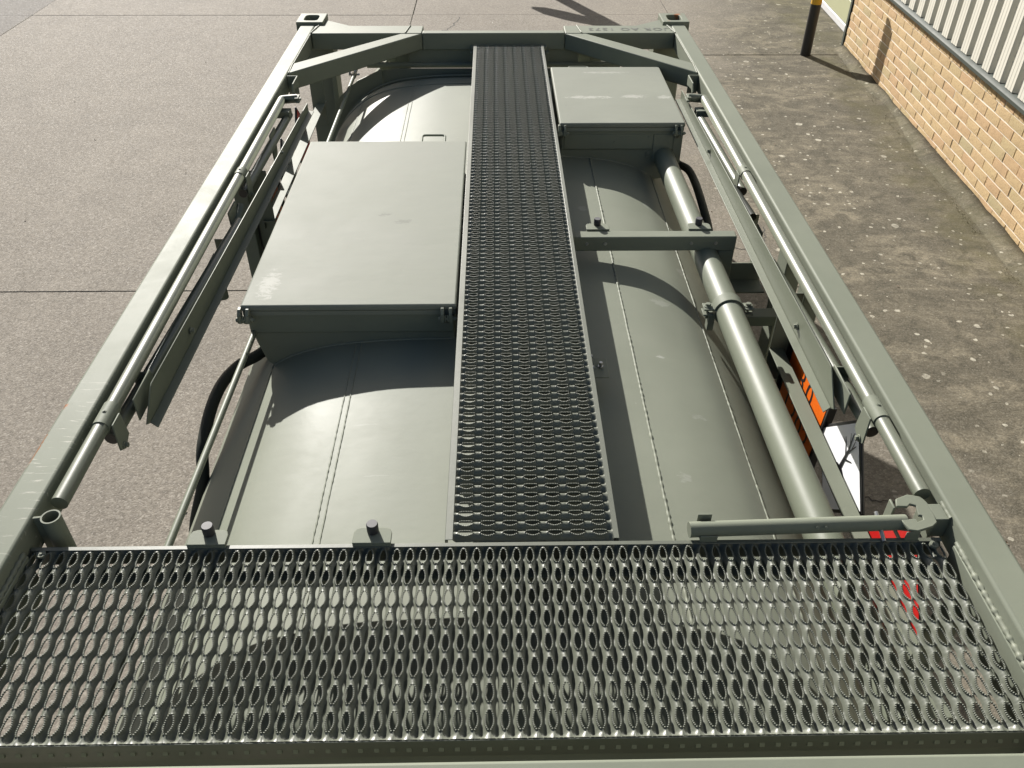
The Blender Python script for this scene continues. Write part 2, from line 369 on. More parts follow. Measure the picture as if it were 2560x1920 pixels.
def ribbon(mb, pts, w0, z=.003, n=10):
    P = spline([(x, y, 0) for x, y in pts], n); v = []; f = []
    for k, p in enumerate(P):
        t = (P[min(k+1, len(P)-1)]-P[max(k-1, 0)]).normalized(); nrm = Vector((-t.y, t.x, 0)); ww = w0*random.uniform(.4, 1.3)*(.35 if k in (0, len(P)-1) else 1); j = nrm*random.uniform(-1, 1)*w0*1.2
        v += [p+j+nrm*ww/2+Vector((0, 0, z)), p+j-nrm*ww/2+Vector((0, 0, z))]
    for k in range(len(P)-1): f.append((2*k+1, 2*k+3, 2*k+2, 2*k))
    mb.add(v, f)
cr = MB()
for pts, wd in (([(-.90, 10.0), (-.62, 10.03), (-.5, 10.2), (-.42, 10.62)], .014), ([(1.40, 4.86), (1.55, 4.98), (1.72, 5.0), (1.86, 5.12), (1.9, 5.3)], .010), ([(1.3, 3.95), (1.5, 3.9), (1.62, 3.96), (1.8, 3.9)], .010),
                ([(2.0, 2.9), (2.05, 2.6), (2.02, 2.35), (2.1, 2.0)], .014), ([(1.62, 2.75), (1.75, 2.65), (1.95, 2.66)], .010)):
    ribbon(cr, pts, wd)
part('crack', cr, M_crack, yard)['kind'] = 'stuff'
# moss and weeds rooted in the joints
def tufts(line, n, h, spread, wid=.006):
    mb = MB()
    for _ in range(n):
        t = random.random(); x = line[0][0]*(1-t)+line[1][0]*t+random.gauss(0, spread); y = line[0][1]*(1-t)+line[1][1]*t+random.gauss(0, spread)
        if math.sin(t*23)+math.sin(t*57+1) < -.2 : continue
        a = random.random()*6.28; hh = h*random.uniform(.3, 1); l = random.uniform(.3, 1)*hh
        dx, dy = math.cos(a), math.sin(a)
        mb.add([(x-dy*wid, y+dx*wid, 0), (x+dy*wid, y-dx*wid, 0), (x+dx*l*.5+dy*wid*.6, y+dy*l*.5-dx*wid*.6, hh*.7), (x+dx*l, y+dy*l, hh)], [(0, 1, 2), (0, 2, 3)])
    return mb
for nm, mb, m_ in (('joint_moss', tufts(((-.985, 5.6), (-.985, 14)), 600, .008, .006, .003), M_moss), ('joint_moss', tufts(((-6, 4.5), (-.9, 4.5)), 350, .005, .005, .002), M_moss), ('joint_moss', tufts(((2.5, 9.16), (3.75, 9.3)), 300, .008, .022, .004), M_moss)):
    prop(part(nm, mb, m_, None), 'low moss growing in the joints between the slabs', 'moss', kind='stuff')

# ------------------------------------------------------------------ building on the right
# local frame: u runs along the wall towards the viewer, n points out of the wall, z up
U0 = Vector((3.2265+.0624*9.38, 9.38, 0)); tdir = Vector((-.0624, -1, 0)).normalized(); ndir = Vector((-1, .0624, 0)).normalized()
def Wp(u, n, z): p = U0+tdir*u+ndir*n; return (p.x, p.y, z)
bld = thing('warehouse', 'industrial building with buff brick plinth, white ribbed cladding and pale sectional door', 'building', tuple(U0))
def wbox(mb, u0, u1, n0, n1, z0, z1):
    v = [Wp(u, n, z) for z in (z0, z1) for n in (n0, n1) for u in (u0, u1)]
    return mb.add(v, [(0, 1, 3, 2), (4, 6, 7, 5), (0, 4, 5, 1), (2, 3, 7, 6), (0, 2, 6, 4), (1, 5, 7, 3)])
COURSE = .0768; PITCH = .228; JT = .010; NC = 9; ULEN = 13.0
part('mortar_bed', wbox(MB(), 0, ULEN, -.2, -.0045, -.02, .772), M_mortar, bld)
wang = math.atan2(tdir.y, tdir.x)
def brick_mesh(L, H, k):
    nx, nz = 7, 4; v = []; f = []
    for j in range(nz):
        for i in range(nx):
            e = i in (0, nx-1) or j in (0, nz-1)
            v.append((L*(i/(nx-1)-.5)+(0 if e else random.uniform(-.006, .006)), (random.uniform(-.0015, .0005) if e else random.uniform(-.001, .0035)), H*(j/(nz-1)-.5)+(0 if e else random.uniform(-.004, .004))))
    for j in range(nz-1):
        for i in range(nx-1): f.append((j*nx+i, j*nx+i+1, (j+1)*nx+i+1, (j+1)*nx+i))
    rim = [i for i in range(nx)]+[j*nx+nx-1 for j in range(1, nz)]+[(nz-1)*nx+i for i in range(nx-2, -1, -1)]+[j*nx for j in range(nz-2, 0, -1)]
    k0 = len(v); v += [(v[i][0], -.05, v[i][2]) for i in rim]; n = len(rim)
    for i in range(n): f.append((rim[(i+1) % n], rim[i], k0+i, k0+(i+1) % n))
    return v, f
# local brick frame: +x along the wall, +y outward (away from the wall), so flip to keep faces outward
def brick_data(L, H, k):
    v, f = brick_mesh(L, H, k); me = bpy.data.meshes.new('brick')
    me.from_pydata([(a, -b, c) for a, b, c in v], [], f); me.materials.append(M_brick); me.polygons.foreach_set('use_smooth', [True]*len(me.polygons)); me.update(); me.set_sharp_from_angle(angle=R(42)); return me
# x -> tdir, outward must be -y local: rotation wang maps +x to tdir; local -y maps to (sin wang, -cos wang)
STRETCH = [brick_data(PITCH-JT, COURSE-JT, k) for k in range(10)]; ROWLOCK = [brick_data(.0655, .062, k) for k in range(6)]; HALF = [brick_data(PITCH/2-JT, COURSE-JT, k) for k in range(3)]
assert (Matrix.Rotation(wang, 3, 'Z') @ Vector((0, -1, 0))).dot(ndir) > .9
bricks = []
for c in range(NC):
    zc = c*COURSE+COURSE/2; off = 0 if c % 2 else -PITCH/2; k = 0; u = off
    while u < ULEN:
        half = u < 0
        uc = (0+PITCH/4) if half else u+PITCH/2
        bricks.append((uc, zc, 'h' if half else 's', c)); u += PITCH
u = .038
while u < ULEN: bricks.append((u, NC*COURSE+.033, 'r', NC)); u += .0758
bricks.sort(key=lambda b: b[0])
n_s = n_r = 0; rest = MB()
for (uc, zc, kd, c) in bricks:
    me = random.choice({'s': STRETCH, 'h': HALF, 'r': ROWLOCK}[kd]); du = random.uniform(-.0015, .0015); dn = random.uniform(-.002, .002); dz = random.uniform(-.001, .001)
    pos = Wp(uc+du, dn, zc+dz)
    if (n_s < 235 if kd != 'r' else n_r < 64):
        if kd == 'r': n_r += 1
        else: n_s += 1
        o = link_obj('brick', me, bld, pos); o.rotation_euler = (0, 0, wang+random.uniform(-.004, .004))
    else:
        Rz = Matrix.Rotation(wang, 3, 'Z'); rest.add([Rz @ vt.co+Vector(pos) for vt in me.vertices], [tuple(p.vertices) for p in me.polygons])
part('brickwork', rest, M_brick, bld)['kind'] = 'stuff'
# drip trim and ribbed cladding sheets
tr = MB()
prof = [(-.02, .768), (.052, .768), (.052, .795), (.046, .800), (.016, .822), (-.02, .826)]
def wprism(mb, prof, u0, u1):
    n = len(prof); v = [Wp(u, a, b) for u in (u0, u1) for a, b in prof]
    mb.add(v, [tuple(range(n)), tuple(range(n, 2*n))[::-1]]+[(i, n+i, n+(i+1) % n, (i+1) % n) for i in range(n)])
wprism(tr, prof, -4.4, ULEN); part('drip_trim', tr, M_trim, bld, bev=.003)
RP = .2055
def sheet(u0, nr, z0, z1):
    P = []
    for k in range(nr):
        b = u0+k*RP
        for (a, h) in ((0, .034), (.030, .034), (.034, .0325), (.038, .034), (.076, .034), (.080, .0325), (.084, .034), (.113, .034), (.135, .004), (.183, .004)): P.append((b+a, h))
    P.append((u0+nr*RP, .034)); n = len(P); v = [Wp(u, h-.002, z) for z in (z0, z1) for u, h in P]
    return MB().add(v, [(i, i+1, n+i+1, n+i) for i in range(n-1)])
for k in range(17):
    part('cladding_sheet', sheet(-4.2+k*5*RP, 5, .822, 4.6) if k >= 4 else sheet(-4.2+k*5*RP, 5, 3.3, 4.6), M_clad, bld)
part('inner_wall', wbox(MB(), -4.3, ULEN, -.22, -.04, .83, 4.6) if False else wbox(MB(), -.05, ULEN, -.22, -.04, .83, 4.6), M_trim, bld)
part('eaves_trim', wbox(MB(), -4.3, ULEN, -.05, .07, 4.6, 4.75), M_trim, bld, bev=.004)
# roof slab and end walls close the volume behind
part('roof', wbox(MB(), -4.3, ULEN, -8, -.05, 4.55, 4.7), M_trim, bld)
part('end_wall', wbox(MB(), ULEN-.2, ULEN, -8, -.22, 0, 4.55), M_clad, bld)
part('end_wall', wbox(MB(), -4.5, -4.3, -8, 0, 0, 4.6), M_clad, bld)
# sectional door set back beside the brick pier
door = part('door', wbox(MB(), -3.9, -.06, -.24, -.20, .06, 3.3), M_door, bld, label='pale yellow green sectional door')
for k in range(13):
    part('door_panel', wbox(MB(), -3.9, -.062, -.199, -.176, .085+k*.25, .085+k*.25+.243), M_door, door, bev=.004)
part('door_seal', wbox(MB(), -3.9, -.06, -.215, -.165, .0, .082), M_seal, door, bev=.01)
part('door_jamb', wbox(MB(), -.062, -.006, -.2, .012, 0, 3.3), M_trim, bld, bev=.004)
part('door_jamb', wbox(MB(), -3.98, -3.9, -.2, .012, 0, 3.3), M_trim, bld, bev=.004)
# sloping concrete fillet at the foot of the wall
fm = MB(); n = 90; fv = []; ff = []
for i in range(n+1):
    u = .02+i*(ULEN-.02)/n; wd = .10+.05*math.sin(i*.37)*math.sin(i*.11)+random.uniform(-.012, .012)+.12*max(0, (u-2.2)/10); hh = .045+random.uniform(-.008, .008)
    fv += [Wp(u, .002, -.01), Wp(u, .002, hh), Wp(u, wd*.45, hh*.62+random.uniform(-.004, .004)), Wp(u, wd, .004), Wp(u, wd+.004, -.01)]
for i in range(n):
    for k in range(4): a = i*5+k; ff.append((a, a+5, a+6, a+1))
fm.add(fv, ff, True); fil = part('kerb_fillet', fm, M_conc, None); prop(fil, 'rough sloping concrete fillet along the foot of the brick wall', 'kerb', kind='structure')
wl = ((Wp(.2, .13, 0)[0], Wp(.2, .13, 0)[1]), (Wp(6, .19, 0)[0], Wp(6, .19, 0)[1]))
prop(part('wall_weeds', tufts(wl, 700, .010, .018, .0025), M_weed, None), 'dry weeds and moss along the edge of the wall fillet', 'weeds', kind='stuff')

# ------------------------------------------------------------------ bollard
bo = thing('bollard', 'black and yellow painted steel bollard standing by the brick wall', 'bollard', (3.334, 9.162, 0))
def cyl(x, y, r, z0, z1, seg=28): return MB().tube([(x, y, z0), (x, y, z1)], r, seg)
part('post', cyl(3.334, 9.162, .0535, -.02, 1.085), M_black, bo)
part('band', cyl(3.334, 9.162, .0545, .515, .80), M_yellow, bo, label='yellow painted band')
part('cap', MB().tube([(3.334, 9.162, 1.085), (3.334, 9.162, 1.097), (3.334, 9.162, 1.104)], [.0535, .046, .025], 28), M_yellow, bo)

# ------------------------------------------------------------------ tank container
T = thing('tank_container', 'green half height tank container with perforated steel walkways on top', 'tank container', (0, 2.6, 0))
H = 1.295; XO, XI = 1.219, 1.127; Y0, Y1 = -.44, 5.77
for s in (-1, 1):
    part('side_rail', MB().box(*sorted((s*XI, s*XO)), Y0+.18, 5.575, 1.195, H), M_rail, T, bev=.009, seg=3)
    part('bottom_rail', MB().box(*sorted((s*1.08, s*1.21)), Y0+.18, 5.575, .02, .16), M_paint, T, bev=.008)
    for ye in (0, 1):
        yc = (5.57, 5.77) if ye else (Y0, Y0+.2); xo, xi = 1.248, 1.078
        def ring_pts(w, d, cx, cy, rr):
            pts = []
            for k in range(24):
                a = 2*math.pi*k/24; ca, sa = math.cos(a), math.sin(a); m_ = (abs(ca)**6+abs(sa)**6)**(-1/6); pts.append((cx+w*ca*m_, cy+d*sa*m_))
            return pts
        cx, cy = s*(xo+xi)/2, sum(yc)/2
        c = MB(); hole = [(cx+.062*math.cos(2*math.pi*k/24)*.62*(abs(math.cos(2*math.pi*k/24))**5+abs(math.sin(2*math.pi*k/24))**5)**-.2, cy+.062*math.sin(2*math.pi*k/24)*(abs(math.cos(2*math.pi*k/24))**5+abs(math.sin(2*math.pi*k/24))**5)**-.2) for k in range(24)]
        hole = [(cx+(a-cx)*1.15, b) for a, b in hole]
        out = []
        for k in range(24):
            a = 2*math.pi*k/24; q = max(abs(math.cos(a)), abs(math.sin(a))); out.append((cx+(xo-xi)/2*math.cos(a)/q, cy+(yc[1]-yc[0])/2*math.sin(a)/q))
        c.ring(out, hole, 1.19, 1.312)
        c.box(cx-.08, cx+.08, cy-.09, cy+.09, 1.185, 1.195)
        co = part('corner_casting', c, M_rail, T); b = co.modifiers.new('bevel', 'BEVEL'); b.width = .004; b.segments = 2; b.limit_method = 'ANGLE'; b.angle_limit = R(50)
        part('corner_casting', MB().box(cx-.085, cx+.085, cy-.098, cy+.098, 0, .118), M_paint, T, bev=.006)
        yp = (5.55, 5.70) if ye else (Y0+.07, Y0+.19)
        part('corner_post', MB().box(*sorted((s*1.055, s*1.215)), *yp, .118, 1.188), M_paint, T, bev=.006)
        if ye: part('post_flange', MB().box(*sorted((s*1.022, s*1.053)), 5.50, 5.66, .118, 1.19), M_paint, T, bev=.003)
    # diagonal braces at the far end
    pts = [(s*1.126, 4.655), (s*1.126, 4.826), (s*.572, 5.389), (s*.443, 5.389)]
    part('corner_brace', MB().prism(pts, 1.197, 1.2935), M_paint, T, bev=.007, seg=3)
    part('gusset', MB().prism([(s*1.076, 5.556), (s*1.076, 5.69), (s*.90, 5.556)], 1.283, 1.291), M_paint, T)
    for pth, rr in (([(s*1.122, 4.66, 1.292), (s*1.128, 4.82, 1.294)], .004), ([(s*1.127, 4.83, 1.291), (s*1.127, 5.385, 1.291)], .0035), ([(s*.545, 5.392, 1.2965), (s*.525, 5.55, 1.2965)], .0045), ([(s*1.126, 5.392, 1.2965), (s*1.10, 5.55, 1.2965)], .0045)):
        wb = MB(); bead(wb, pth, rr); part('weld', wb, M_weld, T)
# far end beam: outer thirds deeper than the middle
part('end_beam', MB().box(-1.125, -.4425, 5.3905, 5.554, 1.195, 1.2945), M_paint, T, bev=.006)
part('end_beam', MB().box(.4425, 1.125, 5.3905, 5.554, 1.195, 1.2945), M_paint, T, bev=.006)
part('end_beam', MB().box(-.4415, .4415, 5.388, 5.449, 1.195, 1.2955), M_paint, T, bev=.006)
part('end_plate', MB().box(-.535, .535, 5.405, 5.43, 1.10, 1.194), M_paint, T, bev=.004)
part('end_frame', MB().box(-1.04, 1.04, 5.50, 5.66, .08, .24).box(-.62, -.54, 5.46, 5.54, .24, 1.19).box(.54, .62, 5.46, 5.54, .24, 1.19), M_paint, T, bev=.005)
# sloping struts from posts up to the far ring
for s in (-1, 1):
    part('end_strut', MB().add([(s*1.04, 5.50, .62), (s*1.04, 5.50, .74), (s*.62, 5.46, 1.17), (s*.62, 5.46, 1.05), (s*1.04, 5.60, .62), (s*1.04, 5.60, .74), (s*.62, 5.54, 1.17), (s*.62, 5.54, 1.05)], [(0, 1, 2, 3), (7, 6, 5, 4), (1, 5, 6, 2), (0, 3, 7, 4), (0, 4, 5, 1), (3, 2, 6, 7)]), M_paint, T, bev=.004)
    part('saddle_plate', MB().prism([(s*1.05, .16), (s*1.05, .80), (s*.98, .93), (s*.86, 1.03), (s*.70, 1.10), (s*.70, .98), (s*.90, .7), (s*.92, .16)], 5.31, 5.325, 'y'), M_paint, T)
part('end_bulkhead', MB().prism([(-.70, .60), (-.70, 1.085), (-.62, 1.10), (.62, 1.10), (.70, 1.085), (.70, .60)], 5.328, 5.336, 'y'), M_paint, T)
part('end_tube', MB().tube([(-.80, 5.40, 1.10), (.8, 5.40, 1.10)], .018, 12), M_paint, T)
# near end and middle cross beam
part('cross_beam', MB().box(-1.126, 1.126, .69, .786, 1.195, 1.2935), M_paint, T, bev=.008, seg=3)
part('end_beam', MB().box(-1.076, 1.076, Y0+.02, Y0+.14, 1.195, 1.2935), M_paint, T, bev=.006)
part('bottom_beam', MB().box(-1.078, 1.078, Y0+.05, Y0+.17, .02, .16), M_paint, T, bev=.006)
part('bottom_beam', MB().box(-1.078, 1.078, 5.52, 5.64, .02, .078), M_paint, T, bev=.006)

# stencilled serial on the far beam, reading from the far side
mw = Matrix.Translation((.855, 5.474, 1.2962)) @ Matrix.Rotation(math.pi, 4, 'Z')
text_part('stencil_lettering', 'UOR AO 1573', .078, M_stencil, T, mw, 1.12, 'grey stencilled serial reading UOR AO 1573')

# --- tank shell
half = [(0, 1.092), (.17, 1.0905), (.34, 1.087), (.47, 1.077), (.58, 1.064), (.66, 1.044), (.735, 1.016), (.80, .977), (.86, .930), (.92, .868), (.975, .79), (1.015, .69), (1.03, .60)]
def sect():
    q = [Vector((x, 0, z)) for x, z in half]; q = q+[Vector((p.x, 0, 1.2-p.z)) for p in q[-2::-1]]
    full = q+[Vector((-p.x, 0, p.z)) for p in q[-2:0:-1]]
    out = []
    n = len(full)
    for i in range(n):
        a, b, c, d = full[(i-1) % n], full[i], full[(i+1) % n], full[(i+2) % n]
        for k in range(3):
            t = k/3; out.append(.5*((2*b)+(c-a)*t+(2*a-5*b+4*c-d)*t*t+(3*b-a-3*c+d)*t**3))
    return [(p.x, p.z) for p in out]
SEC = sect()
def tank_z(x):
    xs = [p[0] for p in half]; zs = [p[1] for p in half]; return float(np.interp(abs(x), xs, zs))
def loft(mb, rings):
    """rings: list of (y, scale, dz)"""
    n = len(SEC); v = []; f = []
    for (y, sc) in rings:
        v += [(x*sc, y, .6+(z-.6)*sc) for x, z in SEC]
    for i in range(len(rings)-1):
        for k in range(n):
            a, b = i*n+k, i*n+(k+1) % n; f.append((a, a+n, b+n, b))
    mb.add(v, f, True)
    mb.add([v[k] for k in range(n)], [tuple(range(n))]); mb.add([v[(len(rings)-1)*n+k] for k in range(n)], [tuple(range(n))[::-1]])
ys = [.99, 1.0, 1.02]+[1.2+i*.19 for i in range(21)]
tk = MB(); loft(tk, [(.93, .90), (.955, .965), (.985, .995), (1.02, 1.0)]+[(1.2+i*.2, 1.0) for i in range(19)]+[(5.0, 1.0), (5.082, 1.0)])
shell = part('tank_shell', tk, M_tank, T)
dish = MB(); loft(dish, [(5.084, .9985), (5.14, .9985), (5.19, .993), (5.225, .98), (5.255, .955), (5.275, .90), (5.29, .70), (5.295, .4)])
part('tank_end', dish, M_tank, T)
rim = MB(); rim.tube([(x*1.0005, 5.082, .6+(z-.6)*1.0005) for x, z in SEC]+[(SEC[0][0], 5.082, SEC[0][1])], .004, 6, False); part('weld', rim, M_weld, T)
rim = MB(); rim.tube([(x*.985, 5.255, .6+(z-.6)*.985) for x, z in SEC]+[(SEC[0][0]*.985, 5.255, .6+(SEC[0][1]-.6)*.985)], .006, 6, False); part('end_rim', rim, M_weld, T)
# longitudinal seams: a lapped strip with two beads each side of the crown, one bead lower down
for s in (-1, 1):
    for a in ((.474, .494) if s < 0 else (.485,)):
        wb = MB(); bead(wb, [(s*a, 1.0, tank_z(a)), (s*a, 5.08, tank_z(a))], .0026 if s < 0 else .0048, .009, 7, .7); part('weld', wb, M_weld, T)
    wb = MB(); bead(wb, [(s*.805, 1.0, tank_z(.805)-.001), (s*.805, 5.08, tank_z(.805)-.001)], .0044, .010, 7, .6); part('weld', wb, M_weld, T)

# --- covered boxes over the manlids
def manlid_box(x0, x1, y0, y1, dz, outer):
    """x0<x1 lid extents; outer = +-1 side that faces the rail"""
    b = MB()
    b.box(x0, x1, y0, y1, 1.221+dz, 1.245+dz)
    lid = part('lid', b, M_lid, T, bev=.007, seg=3)
    lip = MB().box(x0+.004, x1-.004, y0+.004, y0+.007, 1.203+dz, 1.2205+dz).box(x0+.004, x0+.007, y0+.008, y1-.004, 1.203+dz, 1.2205+dz).box(x1-.007, x1-.004, y0+.008, y1-.004, 1.203+dz, 1.2205+dz)
    part('lid_lip', lip, M_lid, lid)
    ix, ox = (x0+.012, x1-.012)
    up = MB().box(ix, ox, y0+.014, y1-.014, 1.122, 1.219+dz); hs = part('housing', up, M_paint, T, bev=.004)
    xo = ox if outer > 0 else ix; xin = ix if outer > 0 else ox
    s = outer
    prof = [(xin, 1.1215), (xo-s*.006, 1.1215), (xo-s*.014, 1.075), (xo-s*.036, .995), (xo-s*.060, .968), (s*.80, .955)]
    for k in range(1, 9):
        x = s*.80+(xin-s*.80)*k/8; prof.append((x, tank_z(x)-.02))
    part('saddle', MB().prism(prof, y0+.020, y1-.020, 'y'), M_paint, T, bev=.003)
    wb = MB(); pth = []
    for k in range(12):
        x = s*.80+(xin-s*.80)*k/11; pth.append((x, y0+.018, tank_z(x)+.001))
    bead(wb, pth, .005, .008); part('weld', wb, M_weld, T)
    for hx in (x0+.012, x1-.034):
        h = MB()
        for dx in (-.014, .014): h.prism([(y0+.012, 1.238), (y0-.006, 1.238), (y0-.022, 1.222), (y0-.022, 1.190), (y0-.010, 1.184), (y0+.004, 1.200)], hx+dx-.0055, hx+dx+.0055, 'x')
        for dx in (-.0045, .0045): h.prism([(y0+.012, 1.205), (y0-.014, 1.214), (y0-.018, 1.192), (y0-.008, 1.182), (y0+.012, 1.165)], hx+dx-.0035, hx+dx+.0035, 'x')
        h.bolt((hx+.0195, y0-.012, 1.200), (1, 0, 0), .0085, .012).bolt((hx-.0195, y0-.012, 1.200), (-1, 0, 0), .0085, .009)
        h.tube([(hx-.028, y0-.012, 1.2), (hx+.036, y0-.012, 1.2)], .0045, 8)
        h.v = [(a, b_-.006, c_+dz) for a, b_, c_ in h.v]
        part('hinge', h, M_weld, lid, bev=.0015)
    return lid, hs
lidL, hsL = manlid_box(-.870, -.130, 2.415, 3.835, 0, -1)
lidR, hsR = manlid_box(.324, .945, 4.000, 4.848, .019, 1)
for lid_, x0, x1, y in ((lidL, -.345, -.235, 3.84), (lidR, .432, .545, 4.845)):
    part('handle', MB().tube(arc_path([(x0, y, 1.228), (x0, y+.085, 1.236), (x1, y+.085, 1.236), (x1, y, 1.228)], .018), .0055, 10), M_paint, lid_)
# front panels and fixings of the right hand box
part('front_panel', MB().box(.798, .894, 4.0095, 4.0135, 1.060, 1.2025).box(.352, .792, 4.011, 4.0135, 1.128, 1.2025).box(.899, .942, 4.011, 4.0135, 1.05, 1.2025), M_paint, hsR, bev=.0012)
fb = MB()
for (x, z) in ((.775, 1.19), (.775, 1.085), (.92, 1.085), (.775, 1.10), (.60, 1.16)): fb.bolt((x, 4.013, z), (0, -1, 0), .006, .005)
part('bolt', fb, M_paint, hsR)
# --- big vapour pipe
pa, pb = Vector((.858, 4.022, 1.085)), Vector((.899, .95, 1.083))
part('vapour_pipe', MB().tube([pa.lerp(pb, k/24) for k in range(25)], .0505, 40), M_pipe, T)
cl = MB(); cc = pa.lerp(pb, (4.07-2.615)/3.12); 
def halfring(mb, c, r0, r1, y0, y1, a0, a1, n=24):
    v = []; f = []
    for k in range(n+1):
        a = a0+(a1-a0)*k/n
        for (r, y) in ((r0, y0), (r1, y0), (r1, y1), (r0, y1)): v.append((c.x+r*math.cos(a), y, c.z+r*math.sin(a)))
    for k in range(n):
        for j in range(4): q = k*4; f.append((q+j, q+4+j, q+4+(j+1) % 4, q+(j+1) % 4))
    mb.add(v, f, True)
halfring(cl, cc, .051, .0575, 2.595, 2.645, R(8), R(172)); halfring(cl, cc, .051, .0575, 2.595, 2.645, R(188), R(352))
for sg in (-1, 1):
    for (z0, z1) in ((.006, .013), (-.017, -.010)):
        x0, x1 = sorted((cc.x+sg*.054, cc.x+sg*.094)); cl.box(x0, x1, 2.597, 2.643, cc.z+z0, cc.z+z1)
    cl.bolt((cc.x+sg*.076, 2.62, cc.z+.013), (0, 0, 1), .0105, .013); cl.tube([(cc.x+sg*.076, 2.62, cc.z-.04), (cc.x+sg*.076, 2.62, cc.z+.014)], .005, 8)
cl.box(cc.x-.072, cc.x-.048, 2.60, 2.635, cc.z-.085, cc.z-.018)
part('pipe_clamp', cl, M_paint, T, bev=.002)
# thin line along the left side and the hoses looping round the shell
tl = MB(); tl.tube([(-.858, .92, 1.126), (-.845, 2.45, 1.124), (-.846, 3.8, 1.122), (-.848, 5.17, 1.118)], .0105, 14)
air = part('air_line', tl, M_pipe, T)
fit = MB(); fit.tube([(-.852, 5.15, 1.112), (-.852, 5.20, 1.112)], .016, 12).tube([(-.852, 5.19, 1.112), (-.842, 5.24, 1.135)], .011, 10).tube([(-.885, 5.185, 1.112), (-.82, 5.185, 1.112)], .006, 8).tube([(-.875, 5.17, 1.125), (-.882, 5.2, 1.14)], .006, 8)
part('air_fitting', fit, M_steel, air)
part('drain_hose', MB().tube(spline([(-.80, 2.60, .985), (-.885, 2.525, .955), (-.945, 2.465, .95), (-.981, 2.36, .945), (-.995, 2.235, .92), (-.995, 2.10, .87), (-.995, 2.03, .78), (-1.06, 1.98, .55), (-1.07, 1.97, .2)], 6), .021, 14), M_hose, T)
part('drain_hose', MB().tube(spline([(.93, 4.30, .98), (.985, 4.235, .95), (1.026, 4.16, .95), (1.04, 4.04, .94), (1.036, 3.83, .93), (1.045, 3.62, .86), (1.06, 3.52, .7), (1.06, 3.5, .2)], 6), .0205, 14), M_hose, T)

# --- serrated walkway sheets
def grip(ni, nj, pi_, pj, hl, hw, vl, vw, A, nt_, tooth, axis, org, ext=.009, gx=1.5, pw=.62):
    """ni ridges (pitch pi_) across, nj holes (pitch pj) along each ridge"""
    L = nj*pj; t = np.concatenate([[-ext, -ext*.5], np.linspace(0, L, nj*nt_+1), [L+ext*.5, L+ext]]); n = len(t)
    tc = ((t+0.5*pj) % pj)                                         # distance along the cell
    tp = (t % pj)-pj/2; a = np.clip(1-(np.abs(tp)/hl)**2, 0, None); hole = hw*a**pw
    inside = (t > -1e-9) & (t < L+1e-9); hole = np.where(inside, hole, 0)
    tv = ((t+pj/2) % pj)-pj/2; av = np.clip(1-(np.abs(tv)/vl)**2, 0, None); val = vw*av**.7
    val = np.where((t > pj*.4) & (t < L-pj*.4), val, 0)
    fade = np.clip(np.minimum(t+ext, L+ext-t)/(.012), 0, 1)
    tk_ = (np.arange(n) % 2) == 0
    th = np.where(hole > .0012, np.where(tk_, 1.0, 0.0), 0.0)
    Ls = np.maximum(hole, 0); Rs = pi_/2-val
    u = np.array([0, 0, .16, .5, .84, 1.0]); m = len(u)
    V = []; base = []
    S = np.zeros((n, m)); Z = np.zeros((n, m))
    for k in range(m):
        s = Ls+(Rs-Ls)*u[k]
        if k == 1: s = np.where(hole > .0012, hole+.0012, Ls+(Rs-Ls)*.06)
        S[:, k] = s; Z[:, k] = A-fade*A*(1-np.cos(np.pi*np.clip(s/(pi_/2), 0, 1)**gx))
    lip = np.where(hole > .0012, np.clip(a, 0, 1)**.5, 0)
    Z[:, 0] += lip*.0024; Z[:, 1] += lip*.0016
    q = []
    for i in range(n-1):
        for k in range(m-1): q.append((i*m+k, i*m+k+1, (i+1)*m+k+1, (i+1)*m+k))
    q = np.array(q); vs_, fs_ = [], []; off = 0
    for r in range(ni):
        s0 = (r+.5)*pi_
        for sg in (1, -1):
            jit = rng.normal(0, .00025, (n, m))
            P = np.stack([np.broadcast_to(s0+sg*S, (n, m)), np.broadcast_to(t[:, None], (n, m)), Z+jit], -1).reshape(-1, 3)
            vs_.append(P); fs_.append((q if sg > 0 else q[:, ::-1])+off); off += n*m
    ti = np.where((hole > .0018) & tk_)[0]; hwid = (t[2+1]-t[2])*.62
    for r in range(ni):
        s0 = (r+.5)*pi_
        for sg in (1, -1):
            for part_ in (0,):
                k = len(ti); tt = t[ti]; ho = hole[ti]; z1 = Z[ti, 0]+.0016; dep = .0030
                d_in, d_out = ho-.0009, ho+dep*.75
                def vv(sv, tv, zv): return np.stack([s0+sg*sv, tv, zv], -1)
                P = np.stack([vv(d_in, tt-hwid, z1), vv(d_in, tt+hwid, z1), vv(d_out, tt+hwid, z1-.0004), vv(d_out, tt-hwid, z1-.0004), vv(d_in+.0006, tt-hwid, z1-.005), vv(d_in+.0006, tt+hwid, z1-.005), vv(d_out+.0008, tt+hwid, z1-.004), vv(d_out+.0008, tt-hwid, z1-.004)], 1).reshape(-1, 3)
                fq = np.array([(0, 1, 2, 3), (0, 4, 5, 1), (2, 6, 7, 3), (1, 5, 6, 2), (3, 7, 4, 0)])
                F = (np.arange(k)[:, None, None]*8+fq[None]).reshape(-1, 4)
                vs_.append(P); fs_.append((F if sg < 0 else F[:, ::-1])+off); off += k*8
    v = np.concatenate(vs_); f = np.concatenate(fs_)
    if axis == 'x': v = np.stack([v[:, 1], v[:, 0], v[:, 2]], -1); f = f[:, ::-1]
    return v+np.array(org), f
ZW = 1.2345
wkA = thing  # (walkways are parts of the container)
vA, fA = grip(69, 8, 2.222/69, .0602, .0236, .0080, .0190, .0036, .0074, 28, .0016, 'y', (-1.122, .866, ZW-.001), gx=1.3, pw=.75)
cross = np_part('cross_walkway', vA, fA, M_grip, T, 'serrated steel walkway across the near end')
